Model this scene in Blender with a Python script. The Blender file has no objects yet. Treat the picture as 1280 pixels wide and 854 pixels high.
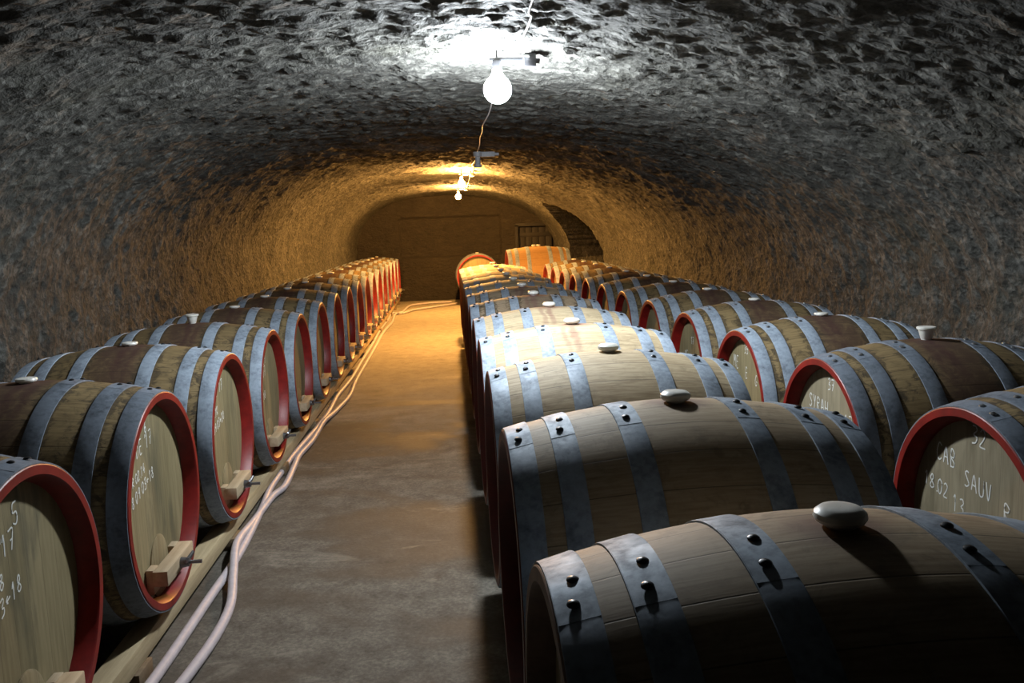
import bpy, math, random
import numpy as np
from mathutils import Matrix, Vector

random.seed(7)
SC = bpy.context.scene
COL = SC.collection
PI = math.pi
CAMH = 1.6                       # camera height above the floor

# ------------------------------------------------------------------ camera
F_PX = 1058.4685
CAM_R = np.array([0.9966985, -0.07394298, -0.03353388])
CAM_U = np.array([0.04286091, 0.12839856, 0.99079602])
CAM_B = np.array([-0.06895671, -0.98896221, 0.13114391])
CAM_O = np.array([0.0, 0.0, CAMH])

cam = bpy.data.cameras.new('camera')
cam.sensor_width = 36.0
cam.lens = 36.0 * F_PX / 1280.0
cam.clip_start = 0.05
cam_o = bpy.data.objects.new('camera', cam)
COL.objects.link(cam_o)
M = Matrix.Identity(4)
for i in range(3):
    M[i][0] = CAM_R[i]; M[i][1] = CAM_U[i]; M[i][2] = CAM_B[i]; M[i][3] = CAM_O[i]
cam_o.matrix_world = M
SC.camera = cam_o


def at_z(x, y, z):
    """the place on the horizontal level z that is seen at photo point x, y"""
    d = -CAM_B + CAM_R * (x - 640) / F_PX - CAM_U * (y - 427) / F_PX
    return CAM_O + d * ((z - CAMH) / d[2])


# ------------------------------------------------------------------ node helpers
def new_mat(name):
    m = bpy.data.materials.new(name)
    m.use_nodes = True
    nt = m.node_tree
    nt.nodes.clear()
    out = nt.nodes.new('ShaderNodeOutputMaterial')
    b = nt.nodes.new('ShaderNodeBsdfPrincipled')
    nt.links.new(b.outputs[0], out.inputs[0])
    return m, nt, b


def nd(nt, kind, **kw):
    n = nt.nodes.new('ShaderNode' + kind)
    for k, v in kw.items():
        setattr(n, k, v)
    return n


def inp(nt, sock, v):
    if isinstance(v, bpy.types.NodeSocket):
        nt.links.new(v, sock)
    else:
        sock.default_value = v


def math_n(nt, op, a, b=None, c=None, clamp=False):
    n = nd(nt, 'Math', operation=op, use_clamp=clamp)
    inp(nt, n.inputs[0], a)
    if b is not None: inp(nt, n.inputs[1], b)
    if c is not None: inp(nt, n.inputs[2], c)
    return n.outputs[0]


def coords(nt, scale=(1, 1, 1), kind='Object'):
    tc = nd(nt, 'TexCoord')
    mp = nd(nt, 'Mapping')
    mp.inputs['Scale'].default_value = scale
    nt.links.new(tc.outputs[kind], mp.inputs[0])
    return mp.outputs[0]


def noise(nt, vec, scale, detail=5.0, rough=0.6, dist=0.0):
    n = nd(nt, 'TexNoise')
    nt.links.new(vec, n.inputs['Vector'])
    n.inputs['Scale'].default_value = scale
    n.inputs['Detail'].default_value = detail
    n.inputs['Roughness'].default_value = rough
    n.inputs['Distortion'].default_value = dist
    return n.outputs['Fac']


def ramp(nt, fac, stops):
    r = nd(nt, 'ValToRGB')
    e = r.color_ramp.elements
    while len(e) > 2: e.remove(e[-1])
    for i, (p, c) in enumerate(stops):
        el = e[i] if i < 2 else e.new(p)
        el.position = p
        el.color = (c[0], c[1], c[2], 1) if len(c) == 3 else c
    inp(nt, r.inputs[0], fac)
    return r.outputs[0]


def mapr(nt, v, a, b, c=0.0, d=1.0, smooth=True):
    n = nd(nt, 'MapRange')
    n.interpolation_type = 'SMOOTHSTEP' if smooth else 'LINEAR'
    inp(nt, n.inputs[0], v)
    n.inputs[1].default_value = a; n.inputs[2].default_value = b
    n.inputs[3].default_value = c; n.inputs[4].default_value = d
    return n.outputs[0]


def mixc(nt, fac, a, b, blend='MIX'):
    n = nd(nt, 'Mix', data_type='RGBA', blend_type=blend)
    inp(nt, n.inputs[0], fac)
    for s, v in ((n.inputs[6], a), (n.inputs[7], b)):
        if isinstance(v, bpy.types.NodeSocket): nt.links.new(v, s)
        else: s.default_value = (v[0], v[1], v[2], 1)
    return n.outputs[2]


def bump(nt, b, h, strength, dist, normal=None):
    n = nd(nt, 'Bump')
    n.inputs['Strength'].default_value = strength
    n.inputs['Distance'].default_value = dist
    nt.links.new(h, n.inputs['Height'])
    if normal is not None: nt.links.new(normal, n.inputs['Normal'])
    nt.links.new(n.outputs[0], b.inputs['Normal'])
    return n.outputs[0]


# ------------------------------------------------------------------ materials
def mat_oak(name, ca, cb, grime, band=0.0, stain=0.0, drip=0.0, stain_col=(0.085, 0.02, 0.03)):
    """barrel staves: axis along local x, staves run along the axis"""
    m, nt, b = new_mat(name)
    tc = nd(nt, 'TexCoord')
    sep = nd(nt, 'SeparateXYZ'); nt.links.new(tc.outputs['Object'], sep.inputs[0])
    x, y, z = sep.outputs
    info = nd(nt, 'ObjectInfo').outputs['Random']
    zc = math_n(nt, 'SUBTRACT', z, 0.496)
    ang = math_n(nt, 'ARCTAN2', y, zc)
    st = math_n(nt, 'MULTIPLY', ang, 27 / (2 * PI))
    st = math_n(nt, 'ADD', st, 0.37)
    cell = math_n(nt, 'FLOOR', st)
    frac = math_n(nt, 'FRACT', st)
    wn = nd(nt, 'TexWhiteNoise', noise_dimensions='2D')
    cv = nd(nt, 'CombineXYZ'); nt.links.new(cell, cv.inputs[0]); nt.links.new(info, cv.inputs[1])
    nt.links.new(cv.outputs[0], wn.inputs['Vector'])
    tone = wn.outputs[0]
    # grain, long along the axis
    offs = math_n(nt, 'MULTIPLY', info, 37.0)
    gv = nd(nt, 'CombineXYZ')
    nt.links.new(math_n(nt, 'MULTIPLY_ADD', x, 0.09, offs), gv.inputs[0])
    nt.links.new(math_n(nt, 'MULTIPLY', ang, 0.5), gv.inputs[1])
    nt.links.new(cell, gv.inputs[2])
    grain = noise(nt, gv.outputs[0], 95.0, 6.0, 0.65, 0.3)
    gv2 = nd(nt, 'CombineXYZ')
    nt.links.new(math_n(nt, 'MULTIPLY_ADD', x, 1.0, offs), gv2.inputs[0])
    nt.links.new(math_n(nt, 'MULTIPLY', ang, 0.5), gv2.inputs[1])
    patch = noise(nt, gv2.outputs[0], 5.5, 6.0, 0.68, 0.6)
    blot = noise(nt, gv2.outputs[0], 14.0, 6.0, 0.72, 1.2)
    f1 = math_n(nt, 'ADD', math_n(nt, 'MULTIPLY', tone, 0.38), math_n(nt, 'MULTIPLY', mapr(nt, grain, 0.3, 0.66), 0.62))
    colr = mixc(nt, f1, ca, cb)
    # grime
    g = math_n(nt, 'MULTIPLY', mapr(nt, blot, 0.46, 0.66), mapr(nt, patch, 0.36, 0.6))
    colr = mixc(nt, math_n(nt, 'MULTIPLY', g, grime), colr, (0.055, 0.042, 0.026))
    if band > 0:   # the belly round the bung is darker, soaked with wine
        ax = math_n(nt, 'ABSOLUTE', x)
        edge = math_n(nt, 'ADD', ax, math_n(nt, 'MULTIPLY', math_n(nt, 'SUBTRACT', patch, 0.5), 0.22))
        bf = math_n(nt, 'MULTIPLY', mapr(nt, edge, 0.06, 0.2, 1.0, 0.0), math_n(nt, 'MULTIPLY', mapr(nt, blot, 0.25, 0.55, 0.55, 1.0), band))
        colr = mixc(nt, bf, colr, (0.072, 0.040, 0.029))
        # mould creeping out from under the hoops
        for hc in (0.16, 0.338, 0.449):
            dh = math_n(nt, 'SUBTRACT', math_n(nt, 'ABSOLUTE', math_n(nt, 'SUBTRACT', ax, hc)), 0.032)
            dh = math_n(nt, 'SUBTRACT', dh, math_n(nt, 'MULTIPLY', math_n(nt, 'SUBTRACT', blot, 0.48), 0.16))
            colr = mixc(nt, mapr(nt, dh, 0.0, 0.022, 0.7, 0.0), colr, (0.05, 0.037, 0.022))
    if stain > 0:
        d = math_n(nt, 'SQRT', math_n(nt, 'ADD', math_n(nt, 'POWER', math_n(nt, 'ABSOLUTE', x), 2.0),
                                      math_n(nt, 'POWER', math_n(nt, 'MULTIPLY', math_n(nt, 'ABSOLUTE', ang), 0.5), 2.0)))
        d = math_n(nt, 'ADD', d, math_n(nt, 'MULTIPLY', math_n(nt, 'SUBTRACT', blot, 0.5), 0.12))
        sf = mapr(nt, d, 0.035, 0.12, stain, 0.0)
        if drip > 0:
            wob = math_n(nt, 'ADD', x, math_n(nt, 'MULTIPLY', math_n(nt, 'SUBTRACT', patch, 0.5), 0.10))
            d1 = mapr(nt, math_n(nt, 'ABSOLUTE', math_n(nt, 'ADD', wob, 0.012)), 0.006, 0.03, 1.0, 0.0)
            d2 = mapr(nt, math_n(nt, 'ABSOLUTE', math_n(nt, 'ADD', wob, 0.062)), 0.004, 0.022, 0.8, 0.0)
            dd = math_n(nt, 'MAXIMUM', d1, d2)
            dd = math_n(nt, 'MULTIPLY', dd, mapr(nt, math_n(nt, 'ABSOLUTE', ang), 0.25, 1.0, 1.0, 0.0))
            sf = math_n(nt, 'MAXIMUM', sf, math_n(nt, 'MULTIPLY', dd, drip))
        colr = mixc(nt, sf, colr, stain_col)
    # short dark checks in the grain
    ck = mapr(nt, grain, 0.24, 0.36, 0.55, 0.0)
    colr = mixc(nt, math_n(nt, 'MULTIPLY', ck, mapr(nt, patch, 0.4, 0.6)), colr, (0.06, 0.045, 0.03))
    # joints between the staves
    e = math_n(nt, 'ABSOLUTE', math_n(nt, 'SUBTRACT', frac, 0.5))
    joint = mapr(nt, e, 0.478, 0.497)
    colr = mixc(nt, math_n(nt, 'MULTIPLY', joint, 0.62), colr, (0.03, 0.021, 0.013))
    nt.links.new(colr, b.inputs['Base Color'])
    b.inputs['Roughness'].default_value = 0.68
    b.inputs['Specular IOR Level'].default_value = 0.3
    h = math_n(nt, 'SUBTRACT', math_n(nt, 'MULTIPLY', grain, 0.5), joint)
    bump(nt, b, h, 0.18, 0.003)
    return m


def mat_head(name, ca, cb, mould=(0.06, 0.06, 0.04), amt=0.6):
    """upright boards of a barrel head (plane of local y, z)"""
    m, nt, b = new_mat(name)
    tc = nd(nt, 'TexCoord')
    sep = nd(nt, 'SeparateXYZ'); nt.links.new(tc.outputs['Object'], sep.inputs[0])
    x, y, z = sep.outputs
    info = nd(nt, 'ObjectInfo').outputs['Random']
    s = math_n(nt, 'MULTIPLY_ADD', y, 11.5, info)
    cell = math_n(nt, 'FLOOR', s); frac = math_n(nt, 'FRACT', s)
    wn = nd(nt, 'TexWhiteNoise', noise_dimensions='2D')
    cv = nd(nt, 'CombineXYZ'); nt.links.new(cell, cv.inputs[0]); nt.links.new(info, cv.inputs[1])
    nt.links.new(cv.outputs[0], wn.inputs['Vector'])
    gv = nd(nt, 'CombineXYZ')
    nt.links.new(y, gv.inputs[0]); nt.links.new(math_n(nt, 'MULTIPLY', z, 0.07), gv.inputs[1])
    nt.links.new(math_n(nt, 'MULTIPLY_ADD', info, 21.0, cell), gv.inputs[2])
    grain = noise(nt, gv.outputs[0], 60.0, 5.0, 0.6, 0.2)
    gv2 = nd(nt, 'CombineXYZ')
    nt.links.new(y, gv2.inputs[0]); nt.links.new(math_n(nt, 'MULTIPLY', z, 0.25), gv2.inputs[1])
    nt.links.new(math_n(nt, 'MULTIPLY', info, 9.0), gv2.inputs[2])
    pat = noise(nt, gv2.outputs[0], 9.0, 5.0, 0.6, 0.4)
    f = math_n(nt, 'ADD', math_n(nt, 'MULTIPLY', wn.outputs[0], 0.45), math_n(nt, 'MULTIPLY', mapr(nt, grain, 0.3, 0.7), 0.55))
    c = mixc(nt, f, ca, cb)
    c = mixc(nt, math_n(nt, 'MULTIPLY', mapr(nt, pat, 0.5, 0.75), amt), c, mould)
    e = math_n(nt, 'ABSOLUTE', math_n(nt, 'SUBTRACT', frac, 0.5))
    joint = mapr(nt, e, 0.485, 0.498)
    c = mixc(nt, math_n(nt, 'MULTIPLY', joint, 0.45), c, (0.04, 0.03, 0.02))
    nt.links.new(c, b.inputs['Base Color'])
    b.inputs['Roughness'].default_value = 0.7
    bump(nt, b, math_n(nt, 'SUBTRACT', math_n(nt, 'MULTIPLY', grain, 0.3), joint), 0.3, 0.003)
    return m


def mat_steel(name, base=(0.31, 0.37, 0.45), rough=0.6, metal=0.1):
    m, nt, b = new_mat(name)
    v = coords(nt)
    n1 = noise(nt, v, 9.0, 6.0, 0.7, 0.4)
    n2 = noise(nt, v, 55.0, 4.0, 0.6)
    f = math_n(nt, 'ADD', math_n(nt, 'MULTIPLY', n1, 0.65), math_n(nt, 'MULTIPLY', n2, 0.35))
    d = tuple(c * 0.42 for c in base)
    c = ramp(nt, f, [(0.33, d), (0.52, base), (0.72, tuple(min(1, k * 1.35) for k in base))])
    nt.links.new(c, b.inputs['Base Color'])
    b.inputs['Metallic'].default_value = metal
    b.inputs['Specular IOR Level'].default_value = 0.28
    nt.links.new(mapr(nt, f, 0.3, 0.7, rough + 0.16, rough - 0.06), b.inputs['Roughness'])
    bump(nt, b, f, 0.15, 0.004)
    return m


def mat_paint(name, c0, c1, rough=0.42, sc=14.0):
    m, nt, b = new_mat(name)
    n = noise(nt, coords(nt), sc, 5.0, 0.65)
    nt.links.new(ramp(nt, n, [(0.3, c0), (0.68, c1)]), b.inputs['Base Color'])
    b.inputs['Roughness'].default_value = rough
    bump(nt, b, n, 0.1, 0.004)
    return m


def mat_plank(name, c0, c1, axis=1, rough=0.7):
    m, nt, b = new_mat(name)
    sc = [1.0, 1.0, 1.0]; sc[axis] = 0.06
    n = noise(nt, coords(nt, sc), 40.0, 6.0, 0.65, 0.4)
    p = noise(nt, coords(nt), 3.0, 5.0, 0.6)
    f = math_n(nt, 'ADD', math_n(nt, 'MULTIPLY', n, 0.6), math_n(nt, 'MULTIPLY', p, 0.4))
    nt.links.new(ramp(nt, f, [(0.32, c0), (0.66, c1)]), b.inputs['Base Color'])
    b.inputs['Roughness'].default_value = rough
    bump(nt, b, n, 0.3, 0.004)
    return m


def mat_plain(name, c, rough=0.5, metal=0.0, sss=0.0):
    m, nt, b = new_mat(name)
    n = noise(nt, coords(nt), 22.0, 3.0, 0.6)
    nt.links.new(ramp(nt, n, [(0.2, tuple(k * 0.86 for k in c)), (0.8, tuple(min(1, k * 1.1) for k in c))]), b.inputs['Base Color'])
    b.inputs['Roughness'].default_value = rough
    b.inputs['Metallic'].default_value = metal
    if sss:
        b.inputs['Subsurface Weight'].default_value = sss
        b.inputs['Subsurface Radius'].default_value = (0.02, 0.02, 0.018)
        b.inputs['Subsurface Scale'].default_value = 0.6
    return m


def mat_emit(name, c, s):
    m = bpy.data.materials.new(name); m.use_nodes = True
    nt = m.node_tree; nt.nodes.clear()
    out = nt.nodes.new('ShaderNodeOutputMaterial')
    e = nt.nodes.new('ShaderNodeEmission')
    e.inputs[0].default_value = (*c, 1); e.inputs[1].default_value = s
    nt.links.new(e.outputs[0], out.inputs[0])
    return m


def mat_rock(name, dark, mid, light, tint=(0.10, 0.10, 0.05)):
    m, nt, b = new_mat(name)
    v = coords(nt, (1, 1, 1))
    va = coords(nt, (0.45, 1.0, 1.0))
    big = noise(nt, v, 0.9, 5.0, 0.6, 0.3)
    med = noise(nt, va, 11.0, 7.0, 0.75, 0.15)
    fine = noise(nt, v, 34.0, 5.0, 0.62, 0.0)
    f = math_n(nt, 'ADD', math_n(nt, 'MULTIPLY', med, 0.5),
               math_n(nt, 'ADD', math_n(nt, 'MULTIPLY', fine, 0.32), math_n(nt, 'MULTIPLY', big, 0.18)))
    c = ramp(nt, f, [(0.36, dark), (0.5, mid), (0.66, light)])
    pat = noise(nt, v, 1.6, 4.0, 0.6, 0.5)
    c = mixc(nt, mapr(nt, pat, 0.5, 0.72, 0.0, 0.45), c, tint)
    nt.links.new(c, b.inputs['Base Color'])
    b.inputs['Roughness'].default_value = 0.85
    vor = nd(nt, 'TexVoronoi'); vor.inputs['Scale'].default_value = 24.0
    wv = nd(nt, 'VectorMath', operation='MULTIPLY_ADD')
    nz = nd(nt, 'TexNoise'); nt.links.new(va, nz.inputs['Vector']); nz.inputs['Scale'].default_value = 14.0
    nt.links.new(nz.outputs['Color'], wv.inputs[0]); wv.inputs[1].default_value = (0.05, 0.05, 0.05); nt.links.new(va, wv.inputs[2])
    nt.links.new(wv.outputs[0], vor.inputs['Vector'])
    h = math_n(nt, 'ADD', math_n(nt, 'MULTIPLY', fine, 0.7), math_n(nt, 'MULTIPLY', vor.outputs['Distance'], 0.6))
    bump(nt, b, h, 0.9, 0.03)
    return m


def mat_floor():
    m, nt, b = new_mat('worn concrete')
    v = coords(nt)
    vs = coords(nt, (0.45, 1.0, 1.0))
    big = noise(nt, vs, 1.25, 6.0, 0.62, 0.7)
    med = noise(nt, v, 7.0, 6.0, 0.66, 0.3)
    fine = noise(nt, v, 60.0, 5.0, 0.7)
    f = math_n(nt, 'ADD', math_n(nt, 'MULTIPLY', med, 0.5), math_n(nt, 'MULTIPLY', fine, 0.5))
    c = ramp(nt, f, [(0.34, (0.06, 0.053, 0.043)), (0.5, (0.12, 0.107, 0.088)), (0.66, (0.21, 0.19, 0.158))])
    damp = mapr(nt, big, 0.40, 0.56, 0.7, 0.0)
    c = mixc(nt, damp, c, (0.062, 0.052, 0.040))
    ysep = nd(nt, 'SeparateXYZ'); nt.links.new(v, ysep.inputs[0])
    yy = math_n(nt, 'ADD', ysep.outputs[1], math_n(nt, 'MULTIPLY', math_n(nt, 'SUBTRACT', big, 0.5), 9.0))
    far_mix = mapr(nt, yy, 5.8, 9.2, 0.0, 0.85)  # floor colour turns paler towards the far end, with a ragged edge
    far_col = ramp(nt, f, [(0.34, (0.24, 0.215, 0.17)), (0.5, (0.37, 0.335, 0.27)), (0.66, (0.48, 0.44, 0.36))])
    c = mixc(nt, far_mix, c, far_col)
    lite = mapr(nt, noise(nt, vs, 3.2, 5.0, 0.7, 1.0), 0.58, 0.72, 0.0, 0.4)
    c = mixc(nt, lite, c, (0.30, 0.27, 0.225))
    nt.links.new(c, b.inputs['Base Color'])
    nt.links.new(mapr(nt, big, 0.38, 0.55, 0.68, 0.85), b.inputs['Roughness'])
    b.inputs['Specular IOR Level'].default_value = 0.3
    bump(nt, b, f, 0.5, 0.006)
    return m


MT = {}
MT['oak_new'] = mat_oak('pale new oak', (0.31, 0.225, 0.13), (0.60, 0.485, 0.315), 0.25)
MT['oak_spill'] = mat_oak('pale new oak with wine drips', (0.31, 0.225, 0.13), (0.60, 0.485, 0.315), 0.25, 0, 0.55, 0.5, (0.20, 0.055, 0.06))
MT['oak_soak'] = mat_oak('pale oak soaked with wine at the bung', (0.27, 0.19, 0.115), (0.44, 0.34, 0.23), 0.3, 0.5, 0.8, 0.4, (0.16, 0.05, 0.055))
MT['oak_mark'] = mat_oak('pale oak with a stained bung hole', (0.29, 0.205, 0.12), (0.47, 0.37, 0.245), 0.35, 0, 0.7, 0.0, (0.10, 0.04, 0.035))
MT['oak_old'] = mat_oak('aged oak stained at the belly', (0.12, 0.08, 0.038), (0.29, 0.21, 0.10), 0.9, 0.85, 0.5, 0.5, (0.05, 0.014, 0.02))
MT['oak_gold'] = mat_oak('honey oak', (0.36, 0.20, 0.075), (0.48, 0.29, 0.12), 0.15)
MT['head_old'] = mat_head('aged oak head boards', (0.18, 0.145, 0.07), (0.32, 0.26, 0.14))
MT['head_pale'] = mat_head('pale oak head boards', (0.22, 0.18, 0.11), (0.36, 0.305, 0.20), (0.12, 0.10, 0.055), 0.6)
MT['steel'] = mat_steel('galvanised hoop')
MT['steel_dark'] = mat_steel('dark hoop', (0.17, 0.20, 0.245), 0.6, 0.1)
MT['rivet'] = mat_plain('dark rivet steel', (0.03, 0.032, 0.036), 0.4, 0.6)
MT['rivet_bright'] = mat_plain('bright rivet steel', (0.45, 0.47, 0.5), 0.3, 0.9)
MT['red'] = mat_paint('red rim paint', (0.15, 0.007, 0.006), (0.27, 0.013, 0.010), 0.45)
MT['red_dark'] = mat_paint('dark red rim paint', (0.07, 0.009, 0.008), (0.14, 0.015, 0.012), 0.5)
MT['rim_wood'] = mat_paint('bare oak rim', (0.11, 0.06, 0.035), (0.2, 0.115, 0.07), 0.6)
MT['bung'] = mat_plain('white silicone', (0.78, 0.77, 0.72), 0.35, 0.0, 0.25)
MT['bar'] = mat_plank('pale clamp wood', (0.34, 0.25, 0.15), (0.56, 0.45, 0.31), 1)
MT['beam'] = mat_plank('rack timber', (0.34, 0.25, 0.14), (0.58, 0.46, 0.28), 1)
MT['block'] = mat_plank('rack block timber', (0.12, 0.085, 0.05), (0.24, 0.17, 0.10), 0)
MT['bolt'] = mat_plain('bolt steel', (0.22, 0.22, 0.23), 0.35, 0.8)
MT['chalk'] = mat_plain('chalk', (0.82, 0.82, 0.78), 0.9)
MT['hose'] = mat_plain('pale lilac hose rubber', (0.56, 0.50, 0.53), 0.5)
MT['cable'] = mat_plain('white cable', (0.74, 0.74, 0.76), 0.45)
MT['lampgrey'] = mat_plain('grey lamp plastic', (0.38, 0.38, 0.40), 0.5)
MT['lampblack'] = mat_plain('black lamp plastic', (0.025, 0.025, 0.028), 0.45)
MT['shutter'] = mat_plank('dark shutter wood', (0.005, 0.0045, 0.004), (0.012, 0.010, 0.008), 2)
MT['rock'] = mat_rock('hewn tuff', (0.008, 0.0075, 0.006), (0.042, 0.041, 0.035), (0.165, 0.162, 0.146), (0.036, 0.035, 0.021))
MT['plaster'] = mat_rock('old rendered wall', (0.009, 0.007, 0.005), (0.021, 0.017, 0.012), (0.04, 0.033, 0.023), (0.014, 0.011, 0.008))
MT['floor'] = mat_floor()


# ------------------------------------------------------------------ mesh helpers
class MB:
    def __init__(self):
        self.v = []; self.f = []

    def add(self, vs, fs):
        o = len(self.v)
        self.v += [tuple(map(float, q)) for q in vs]
        self.f += [tuple(i + o for i in q) for q in fs]
        return self

    def box(self, a, b, bev=0.0):
        x0, y0, z0 = a; x1, y1, z1 = b
        if bev <= 0:
            vs = [(x, y, z) for x in (x0, x1) for y in (y0, y1) for z in (z0, z1)]
            return self.add(vs, [(0, 1, 3, 2), (4, 6, 7, 5), (0, 4, 5, 1), (2, 3, 7, 6), (0, 2, 6, 4), (1, 5, 7, 3)])
        c = ((x0 + x1) / 2, (y0 + y1) / 2, (z0 + z1) / 2)
        h = ((x1 - x0) / 2, (y1 - y0) / 2, (z1 - z0) / 2)
        import bmesh
        bm = bmesh.new(); bmesh.ops.create_cube(bm, size=1.0)
        for q in bm.verts:
            q.co = Vector((c[0] + q.co.x * 2 * h[0], c[1] + q.co.y * 2 * h[1], c[2] + q.co.z * 2 * h[2]))
        bmesh.ops.bevel(bm, geom=bm.edges[:], offset=bev, segments=2, affect='EDGES', profile=0.5)
        bm.verts.index_update()
        self.add([q.co for q in bm.verts], [[w.index for w in fc.verts] for fc in bm.faces])
        bm.free()
        return self

    def rev(self, prof, n=64, axis='x', c=(0, 0, 0), a0=0.0, a1=2 * PI, closed=False):
        """revolve (position along the axis, radius) pairs about an axis through c"""
        full = abs(a1 - a0 - 2 * PI) < 1e-6
        m = n if full else n + 1
        vs = []
        for k in range(m):
            a = a0 + (a1 - a0) * k / n
            s, co = math.sin(a), math.cos(a)
            for t, r in prof:
                if axis == 'x': vs.append((c[0] + t, c[1] + r * s, c[2] + r * co))
                elif axis == 'z': vs.append((c[0] + r * co, c[1] + r * s, c[2] + t))
                else: vs.append((c[0] + r * co, c[1] + t, c[2] + r * s))
        p = len(prof); fs = []
        for k in range(n):
            k2 = (k + 1) % m
            for j in range(p if closed else p - 1):
                j2 = (j + 1) % p
                fs.append((k * p + j, k * p + j2, k2 * p + j2, k2 * p + j))
        if closed and not full:
            fs.append(tuple(range(p))); fs.append(tuple((m - 1) * p + j for j in range(p))[::-1])
        return self.add(vs, fs)

    def tube(self, pts, r, n=10, cap=True):
        pts = [np.array(q, float) for q in pts]
        vs = []; up = np.array([0.0, 0.0, 1.0])
        for i, q in enumerate(pts):
            t = pts[min(i + 1, len(pts) - 1)] - pts[max(i - 1, 0)]
            t = t / (np.linalg.norm(t) + 1e-9)
            a = np.cross(t, up)
            if np.linalg.norm(a) < 1e-3: a = np.cross(t, np.array([1.0, 0, 0]))
            a /= np.linalg.norm(a); b = np.cross(a, t)
            rr = r[i] if isinstance(r, (list, tuple)) else r
            for k in range(n):
                w = 2 * PI * k / n
                vs.append(q + rr * (math.cos(w) * a + math.sin(w) * b))
        fs = []
        for i in range(len(pts) - 1):
            for k in range(n):
                k2 = (k + 1) % n
                fs.append((i * n + k, i * n + k2, (i + 1) * n + k2, (i + 1) * n + k))
        if cap:
            fs.append(tuple(range(n))[::-1]); fs.append(tuple((len(pts) - 1) * n + k for k in range(n)))
        return self.add(vs, fs)

    def mesh(self, name, mat, smooth=True, angle=40):
        import bmesh
        me = bpy.data.meshes.new(name)
        me.from_pydata(self.v, [], self.f)
        bm = bmesh.new(); bm.from_mesh(me)
        bmesh.ops.recalc_face_normals(bm, faces=bm.faces)
        lim = math.radians(angle)
        for e in bm.edges:
            e.smooth = not (len(e.link_faces) == 2 and e.calc_face_angle(0) > lim)
        for fc in bm.faces: fc.smooth = smooth
        bm.to_mesh(me); bm.free()
        me.materials.append(mat)
        return me


def obj(name, me, parent=None, loc=(0, 0, 0), rotz=0.0):
    o = bpy.data.objects.new(name, me)
    o.location = loc; o.rotation_euler = (0, 0, rotz)
    COL.objects.link(o)
    if parent is not None: o.parent = parent
    return o


def tag(o, label, cat, group=None):
    o['label'] = label; o['category'] = cat
    if group: o['group'] = group
    return o


def struct(o):
    o['kind'] = 'structure'
    return o


def spline(pts, per=8):
    pts = [np.array(q, float) for q in pts]
    P = [2 * pts[0] - pts[1]] + pts + [2 * pts[-1] - pts[-2]]
    out = []
    for i in range(1, len(P) - 2):
        p0, p1, p2, p3 = P[i - 1:i + 3]
        for k in range(per):
            t = k / per
            out.append(0.5 * (2 * p1 + (p2 - p0) * t + (2 * p0 - 5 * p1 + 4 * p2 - p3) * t * t + (3 * p1 - p0 - 3 * p2 + p3) * t ** 3))
    out.append(pts[-1])
    return out


# ------------------------------------------------------------------ numpy value noise
def _h(ix, iy, iz):
    n = (ix.astype(np.int64) * 374761393 + iy.astype(np.int64) * 668265263 + iz.astype(np.int64) * 2147483647) & 0xffffffff
    n = ((n ^ (n >> 13)) * 1274126177) & 0xffffffff
    n = (n ^ (n >> 16)) & 0xffffffff
    return n.astype(np.float64) / 0xffffffff


def vnoise(x, y, z):
    ix, iy, iz = np.floor(x), np.floor(y), np.floor(z)
    fx, fy, fz = x - ix, y - iy, z - iz
    fx = fx * fx * fx * (fx * (fx * 6 - 15) + 10)
    fy = fy * fy * fy * (fy * (fy * 6 - 15) + 10)
    fz = fz * fz * fz * (fz * (fz * 6 - 15) + 10)
    r = 0
    for dx in (0, 1):
        for dy in (0, 1):
            for dz in (0, 1):
                w = (fx if dx else 1 - fx) * (fy if dy else 1 - fy) * (fz if dz else 1 - fz)
                r = r + w * _h(ix + dx, iy + dy, iz + dz)
    return r * 2 - 1


def fbm(x, y, z, o=4, g=0.5):
    a = 1; s = 0; r = 0
    for i in range(o):
        r = r + a * vnoise(x + 17.3 * i, y + 5.1 * i, z + 9.7 * i)
        s += a; a *= g; x, y, z = x * 2.03, y * 2.03, z * 2.03
    return r / s


# ------------------------------------------------------------------ the hewn vault
Y_END = 20.15
APEX = 2.42
XC = 0.0


def sst(a, b, v):
    t = np.clip((v - a) / (b - a), 0, 1)
    return t * t * (3 - 2 * t)


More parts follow.
